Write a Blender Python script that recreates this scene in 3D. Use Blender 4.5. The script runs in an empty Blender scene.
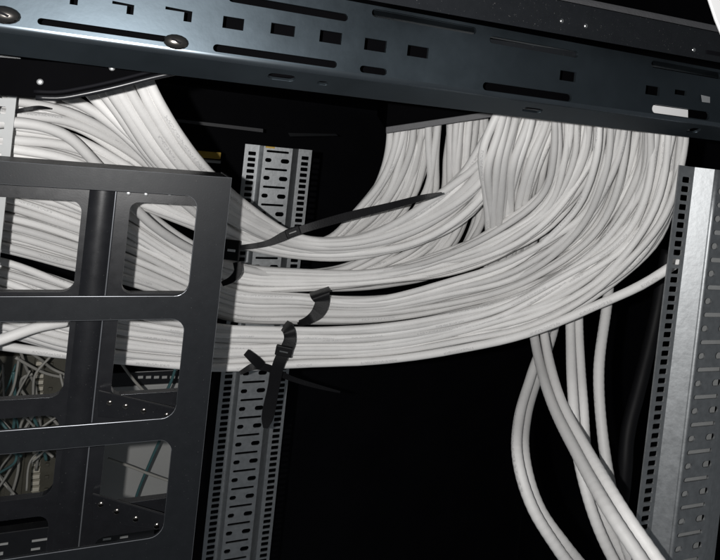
import bpy, bmesh, math, random
from mathutils import Vector, Matrix
from mathutils.geometry import tessellate_polygon
random.seed(7)
scene = bpy.context.scene
col = scene.collection

# ------------------------------------------------------------------ camera
# photo frame 720 x 560; the camera stands level, rolled 6 degrees, and the
# picture is the lower part of its view (vertical shift)
F = 560.0
CX, CY = 360.0, 141.0
ROLL = math.radians(6.0)
ANG = math.radians(68.9)               # angle between view axis and the rack's X axis
Wv = Vector((math.cos(ANG), math.sin(ANG), 0))
Hv = Vector((math.sin(ANG), -math.cos(ANG), 0))
Dn = Vector((0, 0, -1))
Rt = Hv * math.cos(ROLL) - Dn * math.sin(ROLL)
Dw = Hv * math.sin(ROLL) + Dn * math.cos(ROLL)
CAM = Vector((0, 0, 1.6))
cam = bpy.data.cameras.new('camera')
cam.sensor_fit = 'HORIZONTAL'; cam.sensor_width = 36
cam.lens = F / 720 * 36
cam.shift_x = (360 - CX) / 720
cam.shift_y = -(280 - CY) / 720
cam.clip_start = 0.01; cam.clip_end = 100
camo = bpy.data.objects.new('camera', cam); col.objects.link(camo)
M = Matrix.Identity(4)
for i in range(3):
    M[i][0] = Rt[i]; M[i][1] = -Dw[i]; M[i][2] = -Wv[i]; M[i][3] = CAM[i]
camo.matrix_world = M
scene.camera = camo
scene.render.resolution_x = 1024; scene.render.resolution_y = 796

# ------------------------------------------------------------------ world and lamp
w = bpy.data.worlds.new('World'); scene.world = w; w.use_nodes = True
w.node_tree.nodes['Background'].inputs[0].default_value = (0.86, 0.93, 1.0, 1)
w.node_tree.nodes['Background'].inputs[1].default_value = 0.09
fl = bpy.data.lights.new('phone_flash', 'POINT')
fl.energy = 9.3; fl.color = (1.0, 0.985, 0.97); fl.shadow_soft_size = 0.003
flo = bpy.data.objects.new('phone_flash', fl); col.objects.link(flo)
flo.location = CAM - Hv * 0.034 + Vector((0, 0, 0.004)) - Wv * 0.01
scene.view_settings.view_transform = 'Standard'
scene.view_settings.look = 'None'
scene.view_settings.exposure = 0.0
scene.view_settings.gamma = 1.0

# ------------------------------------------------------------------ helpers
def P(px, py, Y):
    """point on the plane Y (metres in front of the camera along the rack) seen at a pixel"""
    d = Wv * F + Rt * (px - CX) + Dw * (py - CY)
    return CAM + d * (Y / d.y)

def link(o, parent=None):
    col.objects.link(o)
    if parent: o.parent = parent
    return o

def tag(o, label=None, cat=None, group=None, kind=None):
    if label: o['label'] = label
    if cat: o['category'] = cat
    if group: o['group'] = group
    if kind: o['kind'] = kind
    return o

def thing(name, label, cat, loc=(0, 0, 0), group=None):
    o = bpy.data.objects.new(name, None); col.objects.link(o)
    o.empty_display_size = 0.02
    o.location = loc
    return tag(o, label, cat, group)

def mesh_obj(name, verts, faces, mat, parent=None, smooth=False, uvs=None, bevel=0, edge=None):
    me = bpy.data.meshes.new(name)
    me.from_pydata([tuple(v) for v in verts], [], faces)
    if uvs:
        lay = me.uv_layers.new(name='UVMap')
        for l in me.loops: pass
        k = 0
        for p in me.polygons:
            for li in p.loop_indices:
                lay.data[li].uv = uvs[k]; k += 1
    if not smooth:
        bm = bmesh.new(); bm.from_mesh(me)
        bmesh.ops.recalc_face_normals(bm, faces=bm.faces); bm.to_mesh(me); bm.free()
    me.materials.append(mat)
    if smooth:
        me.polygons.foreach_set('use_smooth', [True] * len(me.polygons))
    o = bpy.data.objects.new(name, me); link(o)
    if bevel:
        b = o.modifiers.new('edge', 'BEVEL'); b.width = bevel; b.segments = 2
        b.limit_method = 'ANGLE'
        if edge: me.materials.append(edge); b.material = 1; b.angle_limit = math.radians(35)
    if parent:
        o.parent = parent
        o.matrix_parent_inverse = Matrix.Translation(-Vector(parent.location))
    return o

def rect(x0, x1, z0, z1):
    return [(x0, z0), (x1, z0), (x1, z1), (x0, z1)]
def rrect(x0, x1, z0, z1, r, n=5):
    if x1 < x0: x0, x1 = x1, x0
    if z1 < z0: z0, z1 = z1, z0
    r = min(r, (x1 - x0) * .499, (z1 - z0) * .499)
    out = []
    for cx, cz, a in ((x1 - r, z1 - r, 0), (x0 + r, z1 - r, 90), (x0 + r, z0 + r, 180), (x1 - r, z0 + r, 270)):
        for k in range(n + 1):
            t = math.radians(a + 90 * k / n)
            out.append((cx + r * math.cos(t), cz + r * math.sin(t)))
    return out
def slot(x0, x1, z0, z1): return rrect(x0, x1, z0, z1, 1e9, 4)

def plate(name, outer, holes, mp, th, mat, parent=None, bevel=0, edge=None):
    """flat sheet with real holes; mp(u, v, depth) places it; depth 0..th"""
    loops = [outer] + holes
    flat = [p for L in loops for p in L]
    tris = tessellate_polygon([[Vector((u, v, 0)) for u, v in L] for L in loops])
    n = len(flat)
    V = [mp(u, v, 0) for u, v in flat] + [mp(u, v, th) for u, v in flat]
    Fc = []
    for t in tris:
        Fc.append((t[0], t[1], t[2])); Fc.append((t[2] + n, t[1] + n, t[0] + n))
    s = 0
    for L in loops:
        m = len(L)
        for k in range(m):
            a, b = s + k, s + (k + 1) % m
            Fc.append((a, b, b + n, a + n))
        s += m
    return mesh_obj(name, V, Fc, mat, parent, bevel=bevel, edge=edge)

def strip_plate(name, x0, x1, z0, z1, holes, step, mp, th, mat, parent=None):
    """long perforated strip, meshed in short lengths that join into one sheet"""
    V = []; Fc = []
    cuts = [z1]
    while cuts[-1] - step > z0 + step * .4: cuts.append(cuts[-1] - step)
    cuts.append(z0)
    rest = list(holes)
    for a, b in zip(cuts[1:], cuts):
        mine = [h for h in rest if a < sum(p[1] for p in h) / len(h) <= b]
        loops = [rect(x0, x1, a, b)] + mine
        flat = [p for L in loops for p in L]; n = len(flat); o = len(V)
        V += [mp(u, v, 0) for u, v in flat] + [mp(u, v, th) for u, v in flat]
        for t in tessellate_polygon([[Vector((u, v, 0)) for u, v in L] for L in loops]):
            Fc.append((o + t[0], o + t[1], o + t[2])); Fc.append((o + t[2] + n, o + t[1] + n, o + t[0] + n))
        for L, s_ in zip(loops, [sum(len(q) for q in loops[:k]) for k in range(len(loops))]):
            for k in range(len(L)):
                i0, i1 = s_ + k, s_ + (k + 1) % len(L)
                if s_ == 0 and abs(flat[i0][1] - flat[i1][1]) < 1e-9 and z0 + 1e-6 < flat[i0][1] < z1 - 1e-6: continue
                Fc.append((o + i0, o + i1, o + i1 + n, o + i0 + n))
    return mesh_obj(name, V, Fc, mat, parent)

def box(name, c, sx, sy, sz, mat, parent=None, bevel=0.0, rot=None):
    V = [Vector((x * sx / 2, y * sy / 2, z * sz / 2)) for x in (-1, 1) for y in (-1, 1) for z in (-1, 1)]
    if rot: V = [rot @ v for v in V]
    V = [v + Vector(c) for v in V]
    Fc = [(0, 1, 3, 2), (4, 6, 7, 5), (0, 4, 5, 1), (2, 3, 7, 6), (0, 2, 6, 4), (1, 5, 7, 3)]
    return mesh_obj(name, V, Fc, mat, parent, bevel=bevel)

def hexa(name, front, back, mat, parent=None, bevel=0.0):
    """solid between a front polygon and a back polygon of as many corners"""
    n = len(front)
    V = list(front) + list(back)
    Fc = [tuple(range(n)), tuple(range(2 * n - 1, n - 1, -1))]
    for k in range(n):
        Fc.append((k, (k + 1) % n, n + (k + 1) % n, n + k))
    return mesh_obj(name, V, Fc, mat, parent, bevel=bevel)

def catmull(pts, n):
    """pts: tuples of equal length; n samples through them (centripetal-ish by chord length)"""
    d = [0.0]
    for a, b in zip(pts, pts[1:]):
        d.append(d[-1] + max(1e-6, math.dist(a[:2], b[:2])) ** 0.75)
    tot = d[-1]; out = []
    ext = [tuple(2 * a - b for a, b in zip(pts[0], pts[1]))] + list(pts) + [tuple(2 * a - b for a, b in zip(pts[-1], pts[-2]))]
    de = [2 * d[0] - d[1]] + d + [2 * d[-1] - d[-2]]
    seg = 0
    for k in range(n):
        t = tot * k / (n - 1)
        while seg < len(pts) - 2 and t > d[seg + 1]: seg += 1
        p0, p1, p2, p3 = ext[seg:seg + 4]; t0, t1, t2, t3 = de[seg:seg + 4]
        u = (t - t1) / (t2 - t1)
        r = []
        for a, b, c_, e in zip(p0, p1, p2, p3):
            m1 = (t2 - t1) * ((b - a) / (t1 - t0) - (c_ - a) / (t2 - t0) + (c_ - b) / (t2 - t1))
            m2 = (t2 - t1) * ((c_ - b) / (t2 - t1) - (e - b) / (t3 - t1) + (e - c_) / (t3 - t2))
            r.append((2 * u**3 - 3 * u**2 + 1) * b + (u**3 - 2 * u**2 + u) * m1 + (-2 * u**3 + 3 * u**2) * c_ + (u**3 - u**2) * m2)
        out.append(tuple(r))
    return out

def tube(name, pts, r, mat, sides=10, parent=None, ang0=0.0, lump=0.0):
    n = len(pts); V = []; Fc = []; uv = []
    T = [(pts[min(i + 1, n - 1)] - pts[max(i - 1, 0)]).normalized() for i in range(n)]
    N = T[0].orthogonal().normalized()
    L = 0; Ls = []
    ph = random.random() * 6
    for i in range(n):
        N = (N - T[i] * N.dot(T[i])).normalized()
        B = T[i].cross(N)
        if i: L += (pts[i] - pts[i - 1]).length
        Ls.append(L)
        rr = r * (1 + lump * math.sin(L * (210 if n < 200 else 1080) + ph) + lump * .7 * math.sin(L * 87 + ph * 2))
        for k in range(sides):
            a = ang0 + 2 * math.pi * k / sides
            V.append(pts[i] + (N * math.cos(a) + B * math.sin(a)) * rr)
    off = random.random() * 10
    for i in range(n - 1):
        for k in range(sides):
            k2 = (k + 1) % sides
            Fc.append((i * sides + k, i * sides + k2, (i + 1) * sides + k2, (i + 1) * sides + k))
            v0, v1 = k / sides, (k + 1) / sides
            uv += [(Ls[i] + off, v0), (Ls[i] + off, v1), (Ls[i + 1] + off, v1), (Ls[i + 1] + off, v0)]
    Fc.append(tuple(range(sides))[::-1]); uv += [(0, .6)] * sides
    Fc.append(tuple((n - 1) * sides + k for k in range(sides))); uv += [(0, .6)] * sides
    return mesh_obj(name, V, Fc, mat, parent, smooth=True, uvs=uv)

def ribbon(name, path, mat, parent=None, th=0.0012, n=64, taper=None):
    """flat strap: path of (px, py, Y, width in px); its flat side faces the opening of the rack"""
    q = catmull(path, n)
    C = [P(a, b, c) for a, b, c, d in q]
    V = []; Fc = []
    for i in range(n):
        t = (C[min(i + 1, n - 1)] - C[max(i - 1, 0)]).normalized()
        view = (C[i] - CAM).normalized()
        s = t.cross(view).normalized(); nn = s.cross(t).normalized()
        wd = q[i][3] * (C[i] - CAM).dot(Wv) / F / 2
        for a, b in ((-1, -1), (1, -1), (1, 1), (-1, 1)):
            V.append(C[i] + s * a * wd + nn * b * th / 2)
    for i in range(n - 1):
        for k in range(4):
            k2 = (k + 1) % 4
            Fc.append((i * 4 + k, i * 4 + k2, i * 4 + 4 + k2, i * 4 + 4 + k))
    Fc.append((3, 2, 1, 0)); Fc.append(tuple((n - 1) * 4 + k for k in range(4)))
    return mesh_obj(name, V, Fc, mat, parent, bevel=0.0003)

# ------------------------------------------------------------------ materials
def mat(name, color, rough=0.5, metal=0.0, noise=0.0, nscale=60, rnoise=0.0, bump=0.0, bscale=400, spec=0.5, dust=0.0, coat=0.0):
    m = bpy.data.materials.new(name); m.use_nodes = True
    nt = m.node_tree; b = nt.nodes['Principled BSDF']
    b.inputs['Base Color'].default_value = (*color, 1)
    b.inputs['Roughness'].default_value = rough
    b.inputs['Metallic'].default_value = metal
    b.inputs['Specular IOR Level'].default_value = spec
    b.inputs['Coat Weight'].default_value = coat
    tc = nt.nodes.new('ShaderNodeTexCoord')
    if noise or rnoise:
        nz = nt.nodes.new('ShaderNodeTexNoise'); nz.inputs['Scale'].default_value = nscale
        nz.inputs['Detail'].default_value = 6; nz.inputs['Roughness'].default_value = 0.65
        nt.links.new(tc.outputs['Object'], nz.inputs['Vector'])
        if noise:
            mx = nt.nodes.new('ShaderNodeMix'); mx.data_type = 'RGBA'
            mx.inputs[6].default_value = (*[max(0, c * (1 - noise)) for c in color], 1)
            mx.inputs[7].default_value = (*[min(1, c * (1 + noise)) for c in color], 1)
            nt.links.new(nz.outputs['Fac'], mx.inputs[0])
            nt.links.new(mx.outputs[2], b.inputs['Base Color'])
            if dust:
                n2 = nt.nodes.new('ShaderNodeTexNoise'); n2.inputs['Scale'].default_value = 900
                n2.inputs['Detail'].default_value = 2
                nt.links.new(tc.outputs['Object'], n2.inputs['Vector'])
                cr = nt.nodes.new('ShaderNodeValToRGB')
                cr.color_ramp.elements[0].position = 0.70; cr.color_ramp.elements[0].color = (0, 0, 0, 1)
                cr.color_ramp.elements[1].position = 0.78; cr.color_ramp.elements[1].color = (dust, dust, dust, 1)
                nt.links.new(n2.outputs['Fac'], cr.inputs['Fac'])
                m2 = nt.nodes.new('ShaderNodeMix'); m2.data_type = 'RGBA'
                m2.inputs[7].default_value = (.45, .44, .42, 1)
                nt.links.new(cr.outputs['Color'], m2.inputs[0])
                nt.links.new(mx.outputs[2], m2.inputs[6])
                nt.links.new(m2.outputs[2], b.inputs['Base Color'])
        if rnoise:
            mr = nt.nodes.new('ShaderNodeMapRange')
            mr.inputs['To Min'].default_value = max(0.03, rough - rnoise)
            mr.inputs['To Max'].default_value = min(1, rough + rnoise)
            nt.links.new(nz.outputs['Fac'], mr.inputs['Value'])
            nt.links.new(mr.outputs['Result'], b.inputs['Roughness'])
    if bump:
        nb = nt.nodes.new('ShaderNodeTexNoise'); nb.inputs['Scale'].default_value = bscale
        nb.inputs['Detail'].default_value = 3
        nt.links.new(tc.outputs['Object'], nb.inputs['Vector'])
        bp = nt.nodes.new('ShaderNodeBump'); bp.inputs['Strength'].default_value = bump
        bp.inputs['Distance'].default_value = 0.001
        nt.links.new(nb.outputs['Fac'], bp.inputs['Height'])
        nt.links.new(bp.outputs['Normal'], b.inputs['Normal'])
    return m

def cable_mat(name, color, prints=True):
    m = mat(name, color, rough=0.55, noise=0.13, nscale=40, bump=0.12, bscale=350, spec=0.4)
    nt = m.node_tree; b = nt.nodes['Principled BSDF']
    oi = nt.nodes.new('ShaderNodeObjectInfo')
    hs = nt.nodes.new('ShaderNodeHueSaturation')
    mr = nt.nodes.new('ShaderNodeMapRange'); mr.inputs['To Min'].default_value = 0.80; mr.inputs['To Max'].default_value = 1.06
    nt.links.new(oi.outputs['Random'], mr.inputs['Value']); nt.links.new(mr.outputs['Result'], hs.inputs['Value'])
    src = b.inputs['Base Color'].links[0].from_socket
    nt.links.new(src, hs.inputs['Color'])
    # printed legend: a thin row of tiny grey strokes along the jacket
    uv = nt.nodes.new('ShaderNodeUVMap'); sp = nt.nodes.new('ShaderNodeSeparateXYZ')
    nt.links.new(uv.outputs['UV'], sp.inputs[0])
    def math_(op, a, bv, c=None):
        n = nt.nodes.new('ShaderNodeMath'); n.operation = op
        for i, x in enumerate((a, bv, c)):
            if x is None: continue
            if isinstance(x, (int, float)): n.inputs[i].default_value = x
            else: nt.links.new(x, n.inputs[i])
        return n.outputs[0]
    band = math_('COMPARE', sp.outputs['Y'], 0.31, 0.05)
    comb = nt.nodes.new('ShaderNodeCombineXYZ')
    nt.links.new(math_('MULTIPLY', sp.outputs['X'], 620), comb.inputs[0]); nt.links.new(math_('MULTIPLY', sp.outputs['Y'], 34), comb.inputs[1])
    nt.links.new(oi.outputs['Random'], comb.inputs[2])
    nz = nt.nodes.new('ShaderNodeTexNoise'); nz.inputs['Scale'].default_value = 1; nz.inputs['Detail'].default_value = 1
    nt.links.new(comb.outputs[0], nz.inputs['Vector'])
    ink = math_('GREATER_THAN', nz.outputs['Fac'], 0.5)
    c2 = nt.nodes.new('ShaderNodeCombineXYZ'); nt.links.new(math_('MULTIPLY', sp.outputs['X'], 22), c2.inputs[0])
    nt.links.new(math_('MULTIPLY', oi.outputs['Random'], 50), c2.inputs[1])
    n3 = nt.nodes.new('ShaderNodeTexNoise'); n3.inputs['Scale'].default_value = 1; n3.inputs['Detail'].default_value = 0
    nt.links.new(c2.outputs[0], n3.inputs['Vector'])
    gate = math_('GREATER_THAN', n3.outputs['Fac'], 0.53)
    fac = math_('MULTIPLY', math_('MULTIPLY', band, ink), math_('MULTIPLY', gate, 0.34))
    mx = nt.nodes.new('ShaderNodeMix'); mx.data_type = 'RGBA'
    nt.links.new(fac, mx.inputs[0]); nt.links.new(hs.outputs['Color'], mx.inputs[6]); mx.inputs[7].default_value = (.16, .16, .17, 1)
    nt.links.new(mx.outputs[2], b.inputs['Base Color'])
    return m

M_cable = cable_mat('cable_jacket', (.775, .767, .755))
M_zinc = mat('galvanised_steel', (.66, .67, .675), rough=.46, metal=.78, noise=.18, nscale=45, rnoise=.12, bump=.08, bscale=250)
M_blue = mat('blue_passivated_steel', (.060, .076, .089), rough=.45, metal=.9, noise=.35, nscale=14, rnoise=.16, bump=.05, bscale=160)
M_fold = mat('blue_fold_highlight', (.17, .20, .225), rough=.25, metal=.95, noise=.2, nscale=60)  # brighter than the beam's blue, paints the highlight along its fold
M_edge = mat('coated_edge_highlight', (.24, .25, .27), rough=.28, metal=.6, noise=.3, nscale=90)  # brighter colour paints the flash highlights on the frame's bevelled edges
M_web = mat('rolled_galvanised_steel', (.44, .455, .465), rough=.53, metal=.97, noise=.3, nscale=160, rnoise=.07, bump=.12, bscale=260)
M_pale = mat('pale_zinc', (.40, .41, .41), rough=.5, metal=.1, noise=.15, nscale=60)
M_black = mat('black_powder_coat', (.010, .0105, .0125), rough=.34, noise=.25, nscale=120, rnoise=.08, bump=.02, bscale=900, dust=.12)
M_frame = mat('charcoal_powder_coat', (.0095, .0108, .0128), spec=.24, rough=.46, noise=.25, nscale=120, rnoise=.06, bump=.025, bscale=900, dust=.2)
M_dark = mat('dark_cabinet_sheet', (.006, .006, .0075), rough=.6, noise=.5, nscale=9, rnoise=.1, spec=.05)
M_void = mat('deep_shade_black', (.0018, .0018, .0022), rough=.7, noise=.4, nscale=20, spec=.01)  # near-black without sheen, paints deep shade behind slots; also covers the tray
M_tie = mat('black_nylon', (.008, .008, .009), spec=.18, rough=.5, noise=.2, nscale=200, bump=.2, bscale=700)
M_screw = mat('bright_screw', (.75, .74, .72), rough=.2, metal=1.0, noise=.1, nscale=300)
M_boltm = mat('dark_plated_bolt', (.30, .28, .26), rough=.22, metal=1.0, noise=.3, nscale=250)
M_white = mat('white_paint', (.85, .85, .85), rough=.5, noise=.04, nscale=20)
M_grey = mat('light_grey_sheet', (.45, .45, .435), rough=.5, noise=.12, nscale=14, bump=.05)
M_board = mat('brown_terminal_board', (.085, .08, .062), rough=.6, noise=.35, nscale=60)
M_pin = mat('cream_plastic', (.62, .58, .48), rough=.5, noise=.1, nscale=100)
M_yellow = mat('yellow_tag', (.65, .42, .06), rough=.5, noise=.15, nscale=80)
M_wire = cable_mat('thin_wire_jacket', (.36, .35, .32))
M_teal = mat('teal_jacket', (.06, .14, .145), rough=.45, noise=.1, nscale=40)
M_bcable = mat('black_jacket', (.006, .006, .007), spec=.2, rough=.55, noise=.2, nscale=60)
M_trim = mat('rubber_trim', (.085, .085, .09), rough=.6, noise=.2, nscale=150, bump=.3, bscale=500)

# ================================================================== cabinet shell
def xy(px, py, Y):
    p = P(px, py, Y); return p.x, p.z

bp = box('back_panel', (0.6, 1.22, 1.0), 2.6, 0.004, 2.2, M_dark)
tag(bp, 'black sheet at the dark back of the cabinet', 'panel')
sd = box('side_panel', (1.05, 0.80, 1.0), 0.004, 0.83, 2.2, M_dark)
tag(sd, 'black side sheet in the dark behind the right rail', 'panel')
ROOF = CAM.z + 0.072
def roof():
    outer = rect(-0.5, 1.04, 0.36, 1.21)
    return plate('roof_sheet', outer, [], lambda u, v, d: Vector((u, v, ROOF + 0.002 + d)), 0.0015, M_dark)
tag(roof(), 'black roof sheet above the white cables', 'panel')

# ================================================================== beam across the top
YB = 0.305
bm_root = thing('cross_beam', 'blue-grey slotted steel beam crossing the top of the picture', 'beam', P(360, 76, YB))
A0, A1 = P(-160, 7.5, YB), P(860, 144.7, YB)
def beam_pt(px):   # fold line at a pixel column
    t = (px + 160) / 1020
    return P(px, 7.5 + (144.7 - 7.5) * t, YB)
ux = (A1 - A0).normalized()
def bx_of(px):     # distance along the beam at which the fold shows at column px
    t = (px + 160) / 1020
    return (P(px, 7.5 + 137.2 * t, YB) - A0).dot(ux)
LB = (A1 - A0).length
def hgt(px, dy):   # height above the fold of something dy pixels above it at column px
    p0 = P(px, 7.5 + 137.2 * (px + 160) / 1020, YB); p1 = P(px, 7.5 + 137.2 * (px + 160) / 1020 - dy, YB)
    return (p1 - p0).length
R_F = 0.0022
zf = Vector((0, 0, 1))
def face_map(u, v, d): return A0 + ux * u + zf * v + Vector((0, d, 0))
H_face = hgt(480, 68)
holes = []
# rectangular holes: (left px, right px, top offset above the fold, bottom offset)
def at(pxa, pxb, dya, dyb, fn=rect, pm=None):
    pm = (pxa + pxb) / 2
    return fn(bx_of(pxa), bx_of(pxb), hgt(pm, dyb), hgt(pm, dya))
def col_hole(pxa, pxb, ya, yb, fn=rect):
    pm = (pxa + pxb) / 2
    yf = 7.5 + 137.2 * (pm + 160) / 1020
    return fn(bx_of(pxa), bx_of(pxb), hgt(pm, yf - yb), hgt(pm, yf - ya))
for a, b, t, bo in ((219, 240, 17, 29), (267, 291, 24, 35), (316, 338, 31, 43), (361, 383, 39, 51), (404, 425, 46, 57), (557, 573, 71, 81), (643, 657, 86, 95), (672, 684, 90, 95)):
    if a < 300: pass
    holes.append(col_hole(a, b, t, bo))
# L-shaped openings at the left
def ell(px0, px1, y0, y1, y2, pxin):
    yf = 7.5 + 137.2 * ((px0 + px1) / 2 + 160) / 1020; pm = (px0 + px1) / 2
    z = lambda y: hgt(pm, yf - y)
    return [(bx_of(px0), z(y0)), (bx_of(px0), z(y1)), (bx_of(pxin), z(y1 + (pxin - px0) * .0)), (bx_of(pxin), z(y2)), (bx_of(px1), z(y2)), (bx_of(px1), z(y0 + 1))]
holes.append(ell(161, 188, 8, 11, 20, 180)[::-1])
holes.append(ell(108, 130, 2, 5, 13, 123)[::-1])
holes.append(ell(60, 74, -8, -5, 4, 66)[::-1])
# long slots, lower row and upper row
for a, b, t, bo in ((36, 168, 27, 33.5), (212, 336, 52.5, 60), (359, 386, 67, 74), (482, 571, 88, 96), (651, 709, 108, 116.5)):
    holes.append(col_hole(a, b, t, bo, slot))
for a, b, t, bo in ((222, 342, 3, 11), (365, 470, 17, 25), (646, 716, 66, 73), (484, 573, 43, 50)):
    holes.append(col_hole(a, b, t, bo, slot))
plate('face', [(0, R_F), (LB, R_F), (LB, H_face), (0, H_face)], holes, face_map, 0.002, M_blue, bm_root, bevel=0.0003)
# the rounded fold at its lower edge
V = []; Fc = []; nf = 7
LIP = (P(480, 112.5, YB + 0.018) - beam_pt(480))       # lip: goes back and down
lipdir = Vector((0, LIP.y, LIP.z)).normalized(); liplen = Vector((0, LIP.y, LIP.z)).length
fold_c = []
p_top = zf * R_F; p_bot = lipdir * R_F; pc = Vector((0, 0, 0))
for i in range(nf + 1):
    t = i / nf
    q = p_top * (1 - t)**2 + pc * 2 * t * (1 - t) + p_bot * t * t
    V += [A0 + q, A0 + ux * LB + q]
for i in range(nf): Fc.append((2 * i, 2 * i + 1, 2 * i + 3, 2 * i + 2))
mesh_obj('fold', V, Fc, M_fold, bm_root, smooth=True)
nrm = Vector((0, lipdir.z, -lipdir.y))
if nrm.z < 0: nrm = -nrm
def lip_map(u, v, d): return A0 + ux * u + lipdir * v + nrm * d
def lip_hole(pa, pb, fa, fb): return slot(bx_of(pa), bx_of(pb), liplen * fa, liplen * fb)
plate('lower_lip', [(0, R_F), (LB, R_F), (LB, liplen), (0, liplen)],
      [lip_hole(272, 300, .34, .62), lip_hole(323, 334, .42, .6), lip_hole(533, 552, .4, .65), lip_hole(700, 711, .35, .7)], lip_map, 0.002, M_blue, bm_root, bevel=0.0003)
# upper return of the channel
plate('upper_return', rect(0, LB, 0.002, 0.05), [], lambda u, v, d: A0 + ux * u + zf * (H_face - .002 + d) + Vector((0, v, 0)), 0.002, M_blue, bm_root)
plate('slot_backing', rect(0, LB, -.004, H_face - .003), [], lambda u, v, d: face_map(u, v, d + .016), .001, M_void, bm_root)  # added black sheet, stands in for the shade behind the slots
# pan screws on the face
def dome(name, c, r, h, mt, parent, axis=Vector((0, -1, 0)), n=16, rings=5):
    a = axis.normalized(); s = a.orthogonal().normalized(); t = a.cross(s)
    V = [c + a * h]; Fc = []
    for j in range(1, rings + 1):
        th = math.pi / 2 * j / rings
        for k in range(n):
            f = 2 * math.pi * k / n
            V.append(c + a * h * math.cos(th) + (s * math.cos(f) + t * math.sin(f)) * r * math.sin(th))
    for k in range(n): Fc.append((0, 1 + k, 1 + (k + 1) % n))
    for j in range(rings - 1):
        for k in range(n):
            Fc.append((1 + j * n + k, 1 + (j + 1) * n + k, 1 + (j + 1) * n + (k + 1) % n, 1 + j * n + (k + 1) % n))
    return mesh_obj(name, V, Fc, mt, parent, smooth=True)
for px, py, r in ((176, 42, .0066), (4, 15, .0072)):
    c = P(px, py, YB - 0.001)
    sc = dome('screw', Vector((0, 0, 0)), r * .95, r * .5, M_boltm, bm_root)
    sc.matrix_parent_inverse = Matrix.Identity(4)
    sc.scale = (1, 1, .62); sc.location = c - bm_root.location
    sl = box('drive_slot', (0, -r * .5, 0), r * .8, r * .12, r * .22, M_dark, sc, .0001, Matrix.Rotation(.5, 3, 'Y'))
    sl.matrix_parent_inverse = Matrix.Identity(4)
# white label strip pasted behind a slot at the right end, and a small bright clip
wl = hexa('label_strip', [P(645, 104, YB + .0026), P(688, 110, YB + .0026), P(688, 119, YB + .0026), P(645, 115, YB + .0026)],
          [P(645, 104, YB + .0034), P(688, 110, YB + .0034), P(688, 119, YB + .0034), P(645, 115, YB + .0034)], M_white, bm_root)
hexa('backing_strip', [P(470, 36, YB + .0026), P(590, 54, YB + .0026), P(590, 62, YB + .0026), P(470, 44, YB + .0026)],
     [P(470, 36, YB + .0034), P(590, 54, YB + .0034), P(590, 62, YB + .0034), P(470, 44, YB + .0034)], M_frame, bm_root)
hexa('clip', [P(701, 95, YB - .001), P(710, 97, YB - .001), P(710, 103, YB - .001), P(702, 102, YB - .001)],
     [P(701, 95, YB), P(710, 97, YB), P(710, 103, YB), P(702, 102, YB)], M_zinc, bm_root)

# second, higher beam seen at the upper right
YU = 0.285
ub = thing('upper_beam', 'dark upper beam with a pale folded edge above the slotted beam', 'beam', P(600, 10, YU))
def upl(x): return -4 + (x - 345) * .178
def upt(x): return 0 + (x - 577) * .203
hexa('face', [P(340, upl(340), YU), P(760, upl(760), YU), P(760, upt(760) + 4, YU), P(340, upt(340) + 4, YU)],
     [P(340, upl(340), YU + .002), P(760, upl(760), YU + .002), P(760, upt(760) + 4, YU + .002), P(340, upt(340) + 4, YU + .002)], M_frame, ub, bevel=.0003)
hexa('folded_edge', [P(340, upt(340) + 3.5, YU - .001), P(760, upt(760) + 3.5, YU - .001), P(760, upt(760) - 2.5, YU + .003), P(340, upt(340) - 3, YU + .003)],
     [P(340, upt(340) + 3.5, YU + .001), P(760, upt(760) + 3.5, YU + .001), P(760, upt(760) - 2.5, YU + .005), P(340, upt(340) - 3, YU + .005)], M_trim, ub, bevel=.0003)  # paler colour than the face paints the lit top fold
for px, py in ((562, 21), (586, 26), (694, 50)):
    dome('rivet', P(px, py, YU), .0016, .0008, M_screw, ub, n=10, rings=3)
hexa('slot', [P(707, 50, YU - .0006), P(724, 53, YU - .0006), P(724, 57, YU - .0006), P(707, 54, YU - .0006)],
     [P(707, 50, YU), P(724, 53, YU), P(724, 57, YU), P(707, 54, YU)], M_dark, ub)
# pale door edge at the very corner
de = hexa('door_edge', [P(698, -30, .2), P(760, -30, .2), P(760, 80, .2), P(723, 42, .2), P(714, 20, .2), P(708, 2, .2)],
          [P(698, -30, .23), P(760, -30, .23), P(760, 80, .23), P(723, 42, .23), P(714, 20, .23), P(708, 2, .23)], M_white, bevel=.002)
tag(de, 'white door edge showing at the top right corner', 'door')

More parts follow.
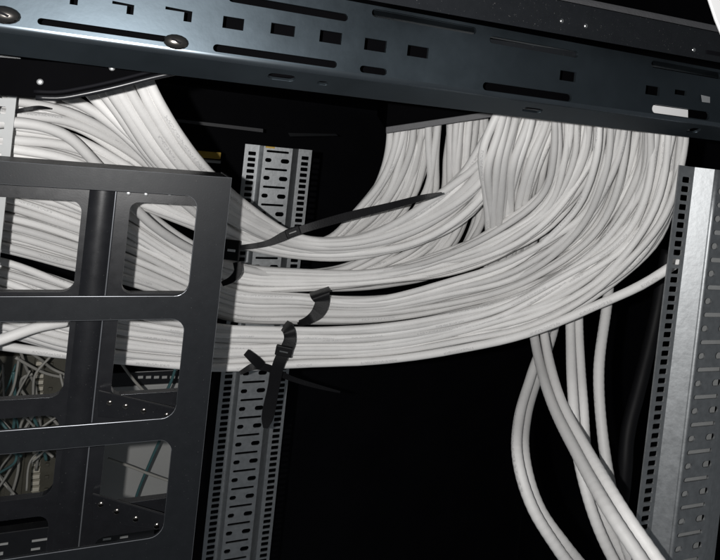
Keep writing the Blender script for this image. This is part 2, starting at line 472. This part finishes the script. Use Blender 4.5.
# ================================================================== perforated rails
def rail(name, label, yref, spec, z_top, z_bot, U, phase, backing=False, mz=None):
    """spec: list of (x, y) profile corners left to right: flange, wall, web, wall, flange"""
    root = thing(name, label, 'rail', (spec[2][0], spec[2][1], z_bot), 'perforated mounting rails')
    names = ['flange', 'side_wall', 'web', 'side_wall', 'flange']
    for k in range(len(spec) - 1):
        a = Vector((*spec[k], 0)); b = Vector((*spec[k + 1], 0)); L = (b - a).length
        t = (b - a) / L; nn = Vector((-t.y, t.x, 0))
        if nn.y < 0: nn = -nn
        hs = []
        nU = int((z_top - z_bot) / U) + 2
        for i in range(-1, nU):
            z0 = z_top - i * U
            if names[k] == 'flange':
                for f in (.16, .5, .84):
                    zc = z0 - f * U
                    if z_bot + .006 < zc < z_top - .004:
                        hs.append(rrect(L * .27, L * .80, zc - U * .108, zc + U * .108, U * .03, 1))
            elif names[k] == 'web':
                zc = z0 - .26 * U
                if z_bot + .006 < zc < z_top - .004:
                    hh = .085 if backing else .062
                    hs.append(slot(L * .10, L * .88, zc - U * hh, zc + U * hh))
                zc = z0 - .76 * U
                if z_bot + .006 < zc < z_top - .006:
                    hs.append(slot(L * .08, L * .30, zc - U * .115, zc + U * .115))
                    hs.append(slot(L * .62, L * .92, zc - U * .125, zc + U * .125))
        mp = lambda u, v, d, a=a, t=t, nn=nn: a + t * u + nn * d + Vector((0, 0, v))
        strip_plate(names[k], 0, L, z_bot, z_top, [h for h in hs if min(p[1] for p in h) > z_bot + .001], U, mp, 0.0012, mz, root)
    if backing:
        a = Vector((*spec[2], 0)); b = Vector((*spec[3], 0))
        plate('slot_backing', rect(a.x - .001, b.x + .004, z_bot, z_top - .001), [], lambda u, v, d: Vector((u, a.y + .0075 + d, v)), .001, M_pale, root)
    return root
def X(px, py, Y): return P(px, py, Y).x
YLf, YLw = 0.700, 0.686
specL = [(X(239.5, 200, YLf), YLf), (X(254, 200, YLf), YLf), (X(258.5, 200, YLw), YLw), (X(287.5, 200, YLw), YLw), (X(293.5, 200, YLf), YLf), (X(307, 200, YLf), YLf)]
zt = P(275, 147, .69).z; zb = P(230, 640, .69).z
UL = (P(270, 200, .69).z - P(270, 217.7, .69).z)
railL = rail('mounting_rail', 'galvanised perforated rail behind the tied bundles, left of the black gap', .69, specL, zt, zb, UL, .12, mz=M_web)
box('yellow_mark', (X(270, 147, YLw), YLw - .001, zt - .001), .011, .003, .002, M_yellow, railL)
YRf, YRw = 0.322, 0.3108
specR = [(X(642.6, 450, YRf), YRf), (X(658, 450, YRf), YRf), (X(681, 450, YRw), YRw), (X(713, 450, YRw), YRw), (X(725, 450, YRf), YRf)]
ztR = P(683, 166, .318).z; zbR = P(640, 660, .31).z
UR = (P(650, 400, .32).z - P(650, 427.5, .32).z)
railR = rail('mounting_rail', 'bright galvanised perforated rail standing at the right edge', .32, specR, ztR, zbR, UR, .05, backing=True, mz=M_web)
tube('rolled_edge', [Vector((specR[2][0] + .0008, specR[2][1] + .0012, zbR + (ztR - zbR) * k / 8)) for k in range(9)], .0022, M_web, sides=14, parent=railR)
railR.rotation_euler.y = 0.021
# rail end at the far left edge
YF = 0.452
specF = [(X(-34, 130, YF - .012), YF - .012), (X(-14, 130, YF), YF), (X(13, 130, YF), YF)]
rf = thing('mounting_rail', 'pale rail with square holes cut off by the left edge', 'rail', (specF[1][0], YF, P(0, 330, YF).z), 'perforated mounting rails')
hs = []
Lf = specF[2][0] - specF[1][0]
pit = P(0, 110, YF).z - P(0, 125.6, YF).z
zF0 = P(0, 110, YF).z + 3.5 * pit; zF1 = P(0, 560, YF).z
for i in range(-3, 29):
    zc = P(0, 110, YF).z - i * pit
    if zF1 + .01 < zc < zF0 - .008:
        hs.append(rrect(Lf * .36, Lf * .66, zc - pit * .24, zc + pit * .24, .0006, 1))
strip_plate('flange', 0, Lf, zF1, zF0, hs, pit * 3, lambda u, v, d: Vector((specF[1][0] + u, YF + d, v)), .0015, M_pale, rf)
a = Vector((*specF[0], 0)); b = Vector((*specF[1], 0)); t = (b - a).normalized()
plate('side_wall', rect(0, (b - a).length, zF1, zF0), [], lambda u, v, d: a + t * u + Vector((0, d, v)), .0015, M_pale, rf)

# ================================================================== black slotted frame on the left
YP = 0.40
fr = thing('cage_frame', 'black metal frame with rounded rectangular openings in front of the cables', 'frame', P(150, 540, YP))
xr = P(232, 178, YP).x
xl = P(-120, 300, YP).x
zt_ = P(160, 172.5, YP).z; zb_ = P(190, 640, YP).z
def zz(px, py, Y=YP): return P(px, py, Y).z
def xx(px, py, Y=YP): return P(px, py, Y).x
xo = xx(193, 245)
hl = [rrect(xl - .0 + .01, xo, zz(130, 295.5 + .7), zz(130, 192), .009, 6),
      rrect(xl + .01, xo, zz(130, 421), zz(130, 320), .009, 6),
      rrect(xl + .01, xo, zz(130, 541), zz(130, 443), .009, 6)]
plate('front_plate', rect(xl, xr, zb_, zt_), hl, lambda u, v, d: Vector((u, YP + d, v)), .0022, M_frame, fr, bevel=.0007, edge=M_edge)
# side returns so that the plate is a folded tray
YI = 0.440
plate('side_return', rect(YP + .0025, YI + .004, zb_, zt_), [], lambda u, v, d: Vector((xr - .0022 + d, u, v)), .002, M_frame, fr, bevel=.0004)
plate('top_return', rect(xl, xr - .003, YP + .0025, YI), [], lambda u, v, d: Vector((u, v, zt_ - .0022 + d)), .002, M_frame, fr, bevel=.0004)
# inner plate with two columns of openings
xi0 = xx(78, 245, YI); xi1 = xx(126, 245, YI); xi2 = xr - .006
def zi(px, py): return zz(px, py, YI)
hl = []
for (ya, yb) in ((199, 292), (308, 398), (416, 497), (516, 590)):
    hl.append(rrect(xl + .012, xi0, zi(40, yb), zi(40, ya), .008, 6))
for (ya, yb) in ((203, 293), (310, 393), (424, 500), (530, 600)):
    hl.append(rrect(xi1, xi2, zi(150, yb), zi(150, ya), .006, 6))
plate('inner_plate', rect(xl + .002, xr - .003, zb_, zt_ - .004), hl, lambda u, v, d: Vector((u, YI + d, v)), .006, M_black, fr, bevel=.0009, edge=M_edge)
# bulge on the inner upright, shaped to catch a highlight; bright ridge paints its fold line
fx = xx(110, 245, YI)
xa, xb = xx(84, 245, YI), fx
ndiv = 10; V = []; Fc = []
for k in range(ndiv + 1):
    t = k / ndiv; x = xa + (xb - xa) * t; d = .0045 * math.sin(math.pi * (.08 + .84 * t)) ** .7
    V += [Vector((x, YI - d, zb_)), Vector((x, YI - d, zt_ - .005))]
for k in range(ndiv): Fc.append((2 * k, 2 * k + 2, 2 * k + 3, 2 * k + 1))
V += [Vector((xb + .0012, YI - .0004, zb_)), Vector((xb + .0012, YI - .0004, zt_ - .005))]
mesh_obj('highlight_bulge', V, Fc, M_black, fr, smooth=True)
hexa('fold_highlight', [Vector((xb, YI - .0035, zb_)), Vector((xb + .0007, YI - .0035, zb_)), Vector((xb + .0012, YI - .0004, zb_)), Vector((xb - .0004, YI - .0004, zb_))],
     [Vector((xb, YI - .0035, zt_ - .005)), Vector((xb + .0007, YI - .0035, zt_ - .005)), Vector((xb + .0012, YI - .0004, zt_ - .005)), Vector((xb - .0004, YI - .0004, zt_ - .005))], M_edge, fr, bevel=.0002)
# screwed slanting braces in the right-hand openings
def brace(pa, pb, hpx, scr):
    (x0, y0), (x1, y1) = pa, pb
    Ya, Yb = YI - .004, YP + .006
    f = [P(x0, y0, Ya), P(x1, y1, Yb), P(x1, y1 + hpx * .55, Yb), P(x0, y0 + hpx, Ya)]
    bk = [p + Vector((.0005, .002, 0)) for p in f]
    b = hexa('brace', f, bk, M_black, fr, bevel=.0004)
    for px, py in scr:
        t = (px - x0) / (x1 - x0); Y = Ya + (Yb - Ya) * t
        dome('screw', P(px, py, Y - .0002), .0024, .0010, M_boltm, fr, n=10, rings=3)
brace((98, 391), (178, 409), 26, ((110, 403), (126, 406.5), (144, 411), (167, 415.5)))
brace((92, 494), (172, 517), 26, ((101, 504.5), (117, 511.5), (136, 519), (157, 526)))
for px, py in ((170, 193.5), (128.5, 193), (146, 194)):
    dome('screw', P(px, py, YI - .001), .0018, .0008, M_zinc, fr, n=10, rings=3)

# ================================================================== cables
CR = 0.00425
def sm(t): return t * t * (3 - 2 * t)
def pathto3d(q, amp, ampY, n, grow=0.0):
    ph = [random.uniform(0, 6.28) for _ in range(6)]
    k = [random.uniform(.010, .022), random.uniform(.03, .05)]
    out = []
    L = 0; prev = None
    for p in q:
        if prev: L += math.dist(p[:2], prev[:2])
        prev = p
        a_ = amp * (1 + grow * sm(min(1, max(0, (len(out) / n - .5) / .3))))
        dx = a_ * (math.sin(L * k[0] + ph[0]) + .45 * math.sin(L * k[1] + ph[1]))
        dy = a_ * (math.sin(L * k[0] * 1.1 + ph[2]) + .45 * math.sin(L * k[1] + ph[3]))
        dY = ampY * math.sin(L * k[0] + ph[4])
        out.append(P(p[0] + dx, p[1] + dy, p[2] + dY))
    return out

def bundle(stations, n, m, label, group, amp=1.0, ampY=.0012, spread_from=.55, samples=76, gap=.0058, r=CR, shuffle=1.7, grow=2.6, which=None):
    """n cables across, m layers deep; on the right the layers spread out side by side"""
    for l in range(m):
        for i in range(n):
            sb = (i + .5 + (.5 if l % 2 else 0) - .25) / n
            sb += random.uniform(-1, 1) * .10 / n
            sc = ((i * m + (l * 2) % m + random.random()) / (n * m))
            sc += random.uniform(-shuffle, shuffle) / n
            pts = []
            N = len(stations); l2 = random.choice(range(m)); ph = random.uniform(0, 6)
            sl = random.uniform(-.35, .35) / n
            for j, (a, b, Y) in enumerate(stations):
                t = max(0, (j / (N - 1) - spread_from) / (1 - spread_from))
                s = sb + (sc - sb) * sm(min(1, t * 1.25)) + sl * math.sin(j * .9 + ph)
                if t > 0: s = min(1.0, max(.0, s))
                pts.append((a[0] + (b[0] - a[0]) * s, a[1] + (b[1] - a[1]) * s, Y + (l + (l2 - l) * t) * gap))
            q = catmull(pts, samples)
            o = tube('network_cable', pathto3d(q, amp, ampY, samples, grow), r * random.uniform(.97, 1.03), M_cable, ang0=random.uniform(0, 6.28), lump=.012)
            lab = label
            if which and l == 0 and i == 0: lab = 'uppermost front white cable of the ' + which
            if which and l == 0 and i == n - 1: lab = 'lowest front white cable of the ' + which
            tag(o, lab, 'cable', group)

A_steep = [((142, 66), (88, 76), .432), ((161, 108), (112, 108), .44), ((202, 165), (158, 168), .475), ((246, 204), (238, 224), .55), ((300, 235), (296, 246), .585),
           ((350, 238), (350, 247), .57), ((405, 217), (408, 233), .535), ((455, 180), (462, 200), .49), ((488, 140), (494, 160), .462), ((512, 100), (524, 105), .45), ((518, 66), (530, 70), .445)]
A_fan = [((-60, 90), (-60, 165), .468), ((15, 96), (12, 172), .475), ((70, 106), (66, 182), .49), ((132, 142), (118, 202), .512), ((190, 198), (185, 224), .545), ((245, 221), (240, 245), .578),
         ((300, 243), (298, 255), .59), ((350, 245), (350, 256), .575), ((408, 230), (412, 245), .54), ((460, 198), (466, 216), .497), ((494, 155), (502, 180), .467), ((522, 100), (545, 105), .452), ((530, 66), (550, 70), .45)]
B_ = [((-60, 140), (-60, 178), .51), ((15, 145), (12, 186), .52), ((70, 165), (66, 205), .535), ((130, 200), (125, 232), .56), ((185, 240), (182, 264), .59), ((235, 264), (232, 287), .605),
      ((300, 271), (300, 290), .6), ((380, 270), (385, 283), .57), ((440, 255), (452, 272), .525), ((500, 230), (512, 250), .475), ((545, 190), (565, 212), .44), ((555, 150), (596, 160), .415), ((556, 105), (606, 112), .405), ((558, 66), (608, 72), .40)]
C_ = [((-60, 180), (-60, 240), .53), ((10, 188), (10, 252), .54), ((70, 206), (70, 268), .555), ((130, 232), (128, 284), .575), ((185, 263), (182, 302), .59), ((230, 289), (228, 318), .595),
      ((300, 295), (300, 321), .585), ((380, 297), (380, 321), .56), ((450, 280), (460, 308), .515), ((520, 254), (535, 286), .465), ((578, 208), (605, 240), .422), ((596, 158), (648, 178), .392), ((602, 110), (660, 118), .385), ((604, 66), (662, 74), .385)]
D_ = [((-60, 250), (-60, 325), .545), ((5, 262), (5, 335), .55), ((65, 283), (65, 350), .56), ((120, 302), (120, 358), .575), ((180, 317), (180, 362), .58), ((215, 324), (213, 364), .58),
      ((290, 329), (290, 361), .57), ((380, 327), (380, 356), .545), ((455, 314), (455, 343), .5), ((535, 286), (535, 322), .45), ((608, 234), (610, 284), .405), ((642, 178), (664, 224), .378), ((650, 118), (680, 150), .364), ((652, 72), (681, 82), .36)]
R1 = [((175, 150), (165, 180), .56), ((245, 214), (240, 236), .61), ((298, 244), (298, 252), .62), ((330, 239), (340, 246), .612), ((354, 214), (388, 230), .585), ((377, 182), (416, 195), .558), ((391, 145), (431, 150), .54), ((396, 112), (438, 108), .532)]
R2 = [((180, 240), (180, 262), .61), ((232, 266), (232, 285), .625), ((300, 273), (300, 288), .62), ((345, 267), (385, 284), .60), ((395, 238), (450, 266), .57), ((425, 195), (478, 222), .535), ((430, 150), (483, 165), .515), ((434, 110), (486, 104), .505)]
E_ = [((170, 330), (170, 352), .60), ((225, 334), (225, 352), .61), ((300, 336), (300, 350), .61), ((400, 332), (400, 346), .59), ((476, 308), (498, 325), .55), ((489, 252), (526, 258), .51), ((488, 200), (532, 200), .468), ((486, 160), (542, 160), .437), ((497, 122), (556, 120), .428), ((506, 95), (562, 92), .424), ((508, 66), (564, 64), .424)]
bundle(A_steep, 5, 2, 'fat white cable dropping steeply from the black tray into the top bundle', 'steep cables at the upper left', r=.0041, gap=.0075)
bundle(A_fan, 6, 3, 'white cable fanning from the left edge above the black frame into the top bundle', 'fanned cables at the upper left', r=.0037)
bundle(B_, 6, 5, 'white cable in the slim bundle just below the top tied one', 'cables of the second bundle', r=.0031, which='slim bundle just below the top tied one')
bundle(C_, 7, 5, 'white cable in the middle bundle held by a short black strap', 'cables of the third bundle', r=.0031, shuffle=2.6, which='middle bundle held by a short black strap')
bundle(D_, 8, 5, 'white cable in the lowest bundle under the buckled black strap', 'cables of the lowest bundle', r=.0031, shuffle=2.6, which='lowest bundle under the buckled black strap')
bundle(R1, 8, 3, 'white cable falling from the left end of the roof opening, behind the long strap tail', 'rear cables at the left end of the opening', r=.0039, samples=60, spread_from=.3)
bundle(R2, 8, 3, 'white cable slanting down behind the top bundle from the middle of the roof opening', 'rear slanting cables', r=.0039, samples=60, spread_from=.3)
bundle(E_, 8, 3, 'white cable dropping upright in front of the slanting ones beside the narrow black gap', 'upright cables in the middle', r=.0039, samples=72, spread_from=.3)

def single(pts, label, r=CR, mt=None, name='network_cable', amp=.5, samples=64, group=None, lump=.015, cat='cable', sides=12):
    q = catmull(pts, samples)
    o = tube(name, pathto3d(q, amp, .0005, samples), r, mt or M_cable, sides=sides, ang0=random.uniform(0, 6.28), lump=lump)
    return tag(o, label, cat, group)
single([(-60, 338, .575), (60, 354, .58), (150, 363, .582), (222, 367, .575), (290, 364, .565), (380, 360, .54), (450, 351, .5), (520, 336, .452), (600, 304, .4), (640, 286, .375), (672, 266, .355), (720, 232, .335), (800, 170, .33)],
       'lone white cable below the lowest bundle running behind the right rail', r=.0040)
hang = [
 ([(540, 70, .46), (534, 160, .47), (548, 250, .51), (548, 325, .50), (531, 378, .468), (519.5, 415, .435), (516.5, 450, .40), (531, 505, .372), (557, 548, .355), (590, 590, .345)], 'outer white cable of the leftmost hanging loop'),
 ([(546, 70, .468), (541, 160, .478), (555, 250, .515), (555, 325, .505), (538, 378, .476), (527, 415, .443), (524.5, 450, .408), (539, 505, .38), (565, 545, .362), (600, 588, .352)], 'inner white cable of the leftmost hanging loop'),
 ([(548, 70, .455), (540, 180, .468), (531, 270, .505), (533, 330, .485), (550, 400, .405), (577, 455, .34), (606, 505, .292), (642, 560, .262), (672, 606, .25)], 'left white cable of the front diagonal hanging pair'),
 ([(558, 70, .455), (551, 180, .468), (541, 270, .505), (543, 330, .482), (560, 398, .407), (587, 450, .344), (616, 499, .298), (654, 555, .267), (686, 601, .252)], 'right white cable of the front diagonal hanging pair'),
 ([(580, 70, .44), (573, 180, .45), (570, 260, .48), (570, 320, .46), (573, 400, .405), (578, 460, .385), (593, 515, .365), (618, 568, .35), (640, 600, .34)], 'left white cable of the pair hanging behind the diagonal one'),
 ([(590, 70, .44), (584, 180, .45), (580, 260, .48), (579, 320, .46), (583, 400, .41), (588, 460, .39), (603, 515, .372), (631, 568, .355), (655, 600, .345)], 'right white cable of the pair hanging behind the diagonal one'),
 ([(622, 70, .425), (620, 160, .435), (613, 240, .445), (608, 300, .425), (599, 370, .40), (602, 430, .382), (611, 490, .362), (624, 540, .345), (642, 590, .335)], 'rightmost single white cable hanging below the bundles'),
]
for p, lab in hang: single(p, lab, r=.0048, lump=.022, samples=230)
single([(668, 250, .47), (655, 320, .47), (640, 380, .46), (628, 430, .45), (624, 480, .44), (612, 560, .44), (600, 620, .44)], 'thick black cable hanging in the dark beside the right rail', r=.0075, mt=M_bcable)
for pts, lab in (
    ([(20, 70, .455), (58, 92, .455), (100, 116, .46), (142, 152, .475), (182, 200, .52), (232, 236, .575), (300, 252, .60)], 'white cable slanting just right of the fanned ones above the black frame'),
    ([(66, 66, .45), (88, 90, .45), (118, 120, .457), (158, 160, .475), (196, 204, .52), (238, 236, .575), (300, 250, .60)], 'white cable slanting just left of the steep ones above the black frame'),
    ([(-40, 128, .455), (20, 124, .458), (66, 136, .47), (100, 168, .487), (150, 222, .53), (220, 262, .59), (300, 280, .615)], 'white cable lying on top of the fanned ones at the upper left')):
    single(pts, lab, r=.0040, amp=.8)
single([(66, 322, .53), (40, 327, .52), (0, 340, .51), (-50, 356, .51)], 'white cable crossing the others upwards in the left frame opening', r=.0044)

# ================================================================== roof opening with its trim
ent = thing('cable_entry', 'black cable entry box with grey trim above the rear white cables', 'cable entry', P(436, 118, .5))
f = [P(386, 130.5, .522), P(500, 113, .462), P(505, 60, .455), P(390, 78, .515)]
dir_ = Vector((0, 1, 0))
hexa('casing', f, [p + Vector((.03, .10, .02)) for p in f], M_void, ent)
tr = [P(386, 133.5, .518), P(500, 116, .458), P(500, 110, .458), P(386, 127, .518)]
hexa('trim', tr, [p + Vector((.001, .003, 0)) for p in tr], M_trim, ent, bevel=.0006)

# black tray edge under the beam, upper left
tray = thing('cable_tray', 'glossy black tray edge under the beam at the upper left', 'tray', P(60, 95, .38))
poly = [(-60, 52), (240, 78), (200, 76), (160, 75), (112, 89), (62, 98.5), (48, 98.5), (-60, 91)]
hexa('tray_side', [P(x, y, .36) for x, y in poly], [P(x, y, .36) + Vector((0, .05, .004)) for x, y in poly], M_void, tray, bevel=.0012)
q = catmull([(36, 97.5, .358), (60, 98, .358), (84, 94, .358), (112, 88, .358), (160, 76, .358), (215, 66, .358)], 24)
tube('rim', [P(*p) for p in q], .0016, M_black, sides=8, parent=tray)
tube('rim', [P(p[0] - 2, p[1] - 6, p[2] - .0005) for p in q], .0012, M_dark, sides=8, parent=tray)
for px, py in ((112, 68), (40, 82)):
    dome('screw', P(px, py, .359), .0018, .001, M_zinc, tray, n=10, rings=3)

# ================================================================== black straps
def strap(label, ribbons, heads):
    p0 = P(*heads[0][:3]) if heads else P(*ribbons[0][0][:3])
    root = thing('cable_tie', label, 'cable tie', p0, 'black cable ties')
    for r_ in ribbons: ribbon('strap', r_, M_tie, root)
    for px, py, Y, wd, hg, ang in heads:
        c = P(px, py, Y); dep = (c - CAM).dot(Wv) / F
        rot = Matrix(((Rt.x, -Wv.x, -Dw.x), (Rt.y, -Wv.y, -Dw.y), (Rt.z, -Wv.z, -Dw.z))) @ Matrix.Rotation(math.radians(ang), 3, 'Y')
        box('buckle', c, wd * dep, .0045, hg * dep, M_tie, root, bevel=.0009, rot=rot)
        box('buckle_window', c + rot @ Vector((0, .0023, 0)), wd * dep * .5, .0005, hg * dep * .12, M_screw, root, rot=rot)
    return root
strap('long-tailed black tie around the top bundle with its tail pointing up right',
      [[(222, 249, .585, 4), (245, 247, .566, 5), (268, 243, .562, 6), (284, 236, .558, 9), (294, 231, .555, 9)],
       [(288, 234, .555, 8), (310, 227, .55, 8), (345, 217, .53, 8.5), (390, 206, .497, 7), (425, 197, .468, 5.5), (442, 193, .46, 2)]], [(293, 232, .554, 15, 9, -20)])
strap('short black strap wrapped around the middle bundle',
      [[(319, 290, .585, 20), (320, 293.5, .567, 20), (322, 302, .563, 15), (318, 312, .562, 13), (308, 320, .565, 8), (298, 324, .585, 6)]], [])
strap('buckled black strap around the lowest bundle with a wide tail hanging over the rail',
      [[(284, 325, .575, 11), (288, 329, .556, 12), (290, 338, .552, 12), (287, 348, .551, 13), (281, 356, .551, 12)],
       [(284, 352, .549, 12), (279, 363, .55, 12), (273, 390, .56, 12), (267, 420, .565, 11), (265.5, 428, .565, 5)]], [(284, 351, .5485, 17, 10, 12)])
strap('thin black tie tail sticking out right below the lowest bundle',
      [[(246, 352, .55, 7), (254, 359, .551, 9), (262, 366, .556, 9)], [(240, 373, .56, 4), (255, 366, .557, 7), (268, 368, .56, 7), (290, 378, .57, 5), (316, 386, .575, 4), (340, 392, .58, 2)]], [])
strap('black tie end beside the edge of the black frame', [[(237, 262, .57, 8), (238, 271, .568, 8), (232, 279, .568, 7), (222, 284, .57, 5)]], [(232, 250, .566, 16, 20, 6)])
strap('black tie tail lying on the fanned cables at the upper left', [[(8, 113, .455, 3), (25, 109.5, .452, 4), (40, 107.5, .455, 3.5), (50, 108.5, .462, 1.5)]], [])

# ================================================================== equipment far behind the frame openings
YK = 0.80
def quadbox(name, px0, px1, py0, py1, Y, dep, m, parent=None, bevel=.001):
    pm = (px0 + px1) / 2; pn = (py0 + py1) / 2
    x0, x1 = X(px0, pn, Y), X(px1, pn, Y); z0, z1 = P(pm, py1, Y).z, P(pm, py0, Y).z
    return box(name, ((x0 + x1) / 2, Y + dep / 2, (z0 + z1) / 2), abs(x1 - x0), dep, abs(z1 - z0), m, parent, bevel)
tb = thing('terminal_block', 'brown terminal board with cream tabs behind the lower left openings', 'terminal block', P(30, 520, YK))
quadbox('board', -40, 60, 356, 516, YK, .02, M_board, tb)
quadbox('upright_strip', 10, 27, 356, 516, YK - .004, .005, M_board, tb)
for i in range(24):
    py = 362 + i * 6.3
    quadbox('tab', 28 - i * .25 + 8, 36 - i * .25 + 8, py, py + 3.6, YK - .006, .006, M_pin, tb, .0006)
    if i % 2 == 0: quadbox('tab', 41 - i * .25 + 8, 45 - i * .25 + 8, py + 1, py + 4, YK - .004, .004, M_board, tb, .0006)
gb = quadbox('equipment_box', 84, 192, 428, 508, YK + .03, .1, M_grey)
tag(gb, 'plain light grey box behind the lower right frame opening', 'box')
gb2 = quadbox('equipment_shelf', 100, 200, 385, 408, YK + .02, .12, M_grey)
tag(gb2, 'pale grey shelf edge under a dark slotted unit behind the frame', 'shelf')
un = thing('slotted_unit', 'dark slotted unit with small vents just above the pale shelf', 'equipment', P(150, 385, YK))
quadbox('casing', 96, 205, 371, 384.5, YK + .015, .12, M_black, un)
for i in range(6): quadbox('vent', 138 + i * 8, 143 + i * 8, 376, 378.5, YK + .0142, .001, M_grey, un, 0)
gu = thing('rack_unit', 'black rack unit with pale slots at the bottom left corner', 'equipment', P(40, 580, YK - .1))
quadbox('casing', -60, 150, 527, 620, YK - .1, .012, M_black, gu)
for a, b, c_, d in ((0, 8, 543, 545), (32, 48, 539, 541), (31, 40, 548, 550), (100, 124, 530, 532), (103, 111, 538, 540), (120, 128, 536, 538), (0, 3, 552, 555)):
    quadbox('vent', a, b, c_, d, YK - .1006, .001, M_grey, gu, 0)
wires = [
 ([(20, 350, .72), (26, 368, .73), (34, 384, .74), (37, 402, .74), (40, 430, .75), (36, 470, .76)], 'thin grey wire arching down the left frame openings', M_wire),
 ([(16, 358, .70), (30, 366, .71), (45, 373, .72), (62, 377, .73), (90, 380, .74)], 'thin pale wire running right across the left opening', M_wire),
 ([(30, 352, .71), (42, 360, .72), (52, 368, .73), (63, 373, .73), (90, 384, .74)], 'thin pale wire slanting down above its neighbour in the left opening', M_wire),
 ([(32, 374, .71), (22, 378, .71), (20, 388, .72), (26, 398, .73), (30, 420, .74), (20, 440, .74), (18, 470, .75), (8, 505, .76)], 'thin pale wire in a long loop before the brown board', M_wire),
 ([(36, 412, .71), (28, 424, .72), (20, 436, .72), (2, 450, .73)], 'thin pale wire slanting down left above the lower bar', M_wire),
 ([(44, 412, .72), (52, 418, .72), (58, 424, .72), (62, 440, .73)], 'short pale wire curving down beside the brown board', M_wire),
 ([(14, 372, .72), (15, 390, .72), (16, 404, .73), (12, 440, .74)], 'teal wire hanging upright behind the left openings', M_teal),
 ([(30, 410, .72), (36, 424, .72), (40, 436, .73), (46, 460, .74)], 'teal wire slanting down right behind the lower left bar', M_teal),
 ([(122, 364, .70), (134, 380, .71), (150, 398, .72), (158, 412, .73)], 'grey wire slanting across the pale shelf', M_wire),
 ([(178, 360, .70), (172, 380, .71), (164, 396, .72), (150, 410, .73), (140, 440, .74)], 'teal wire bowing down before the pale shelf', M_teal),
 ([(160, 440, .74), (150, 462, .75), (138, 490, .76), (130, 515, .77)], 'faded teal wire lying across the light grey box', M_teal),
 ([(108, 458, .74), (130, 466, .74), (150, 474, .74), (172, 482, .74)], 'thin pale wire crossing the light grey box', M_wire),
]
for i, (p, lab, m_) in enumerate(wires):
    single(p, lab, r=.0016 if m_ is M_wire else .0018, mt=m_, name='thin_wire', amp=.4, samples=32, cat='wire', sides=8)
rnd = random.Random(31)
for i in range(9):
    x0, y0 = rnd.uniform(-10, 62), rnd.uniform(352, 380); Y0 = rnd.uniform(.68, .77)
    pts = [(x0, y0, Y0)]
    for k in range(5):
        x0 += rnd.uniform(-22, 22); y0 += rnd.uniform(10, 34); x0 = min(64, max(-20, x0))
        pts.append((x0, y0, Y0 + rnd.uniform(-.015, .015)))
    single(pts, 'thin pale wire in the tangle before the brown board' if i % 4 else 'thin teal wire in the tangle before the brown board', r=rnd.uniform(.0011, .0016), mt=M_wire if i % 4 else M_teal, name='thin_wire', amp=.8, samples=40, cat='wire', sides=6, group='tangled thin wires')
# dim things in the back of the cabinet, upper middle
ys = thing('label_strip', 'small yellow strip with white tags behind the black frame corner', 'label', P(205, 160, .95))
quadbox('strip', 186, 221, 151, 158, .95, .01, M_yellow, ys)
quadbox('tag', 190, 201, 161, 164, .948, .01, M_white, ys); quadbox('tag', 205, 221, 160, 163, .948, .01, M_grey, ys)
sh = hexa('shelf_edge', [P(176, 119, 1.0), P(263, 129, 1.0), P(263, 132.5, 1.0), P(176, 122, 1.0)], [P(176, 119, 1.1), P(263, 129, 1.1), P(263, 132.5, 1.1), P(176, 122, 1.1)], M_trim)
tag(sh, 'long dim grey shelf edge in the dark above the left rail', 'shelf')
sh2 = hexa('shelf_edge', [P(288, 133, 1.0), P(336, 134, 1.0), P(338, 136, 1.0), P(290, 136.5, 1.0)], [P(288, 133, 1.1), P(336, 134, 1.1), P(338, 136, 1.1), P(290, 136.5, 1.1)], M_frame)
tag(sh2, 'short dim shelf edge in the dark right of the left rail', 'shelf')
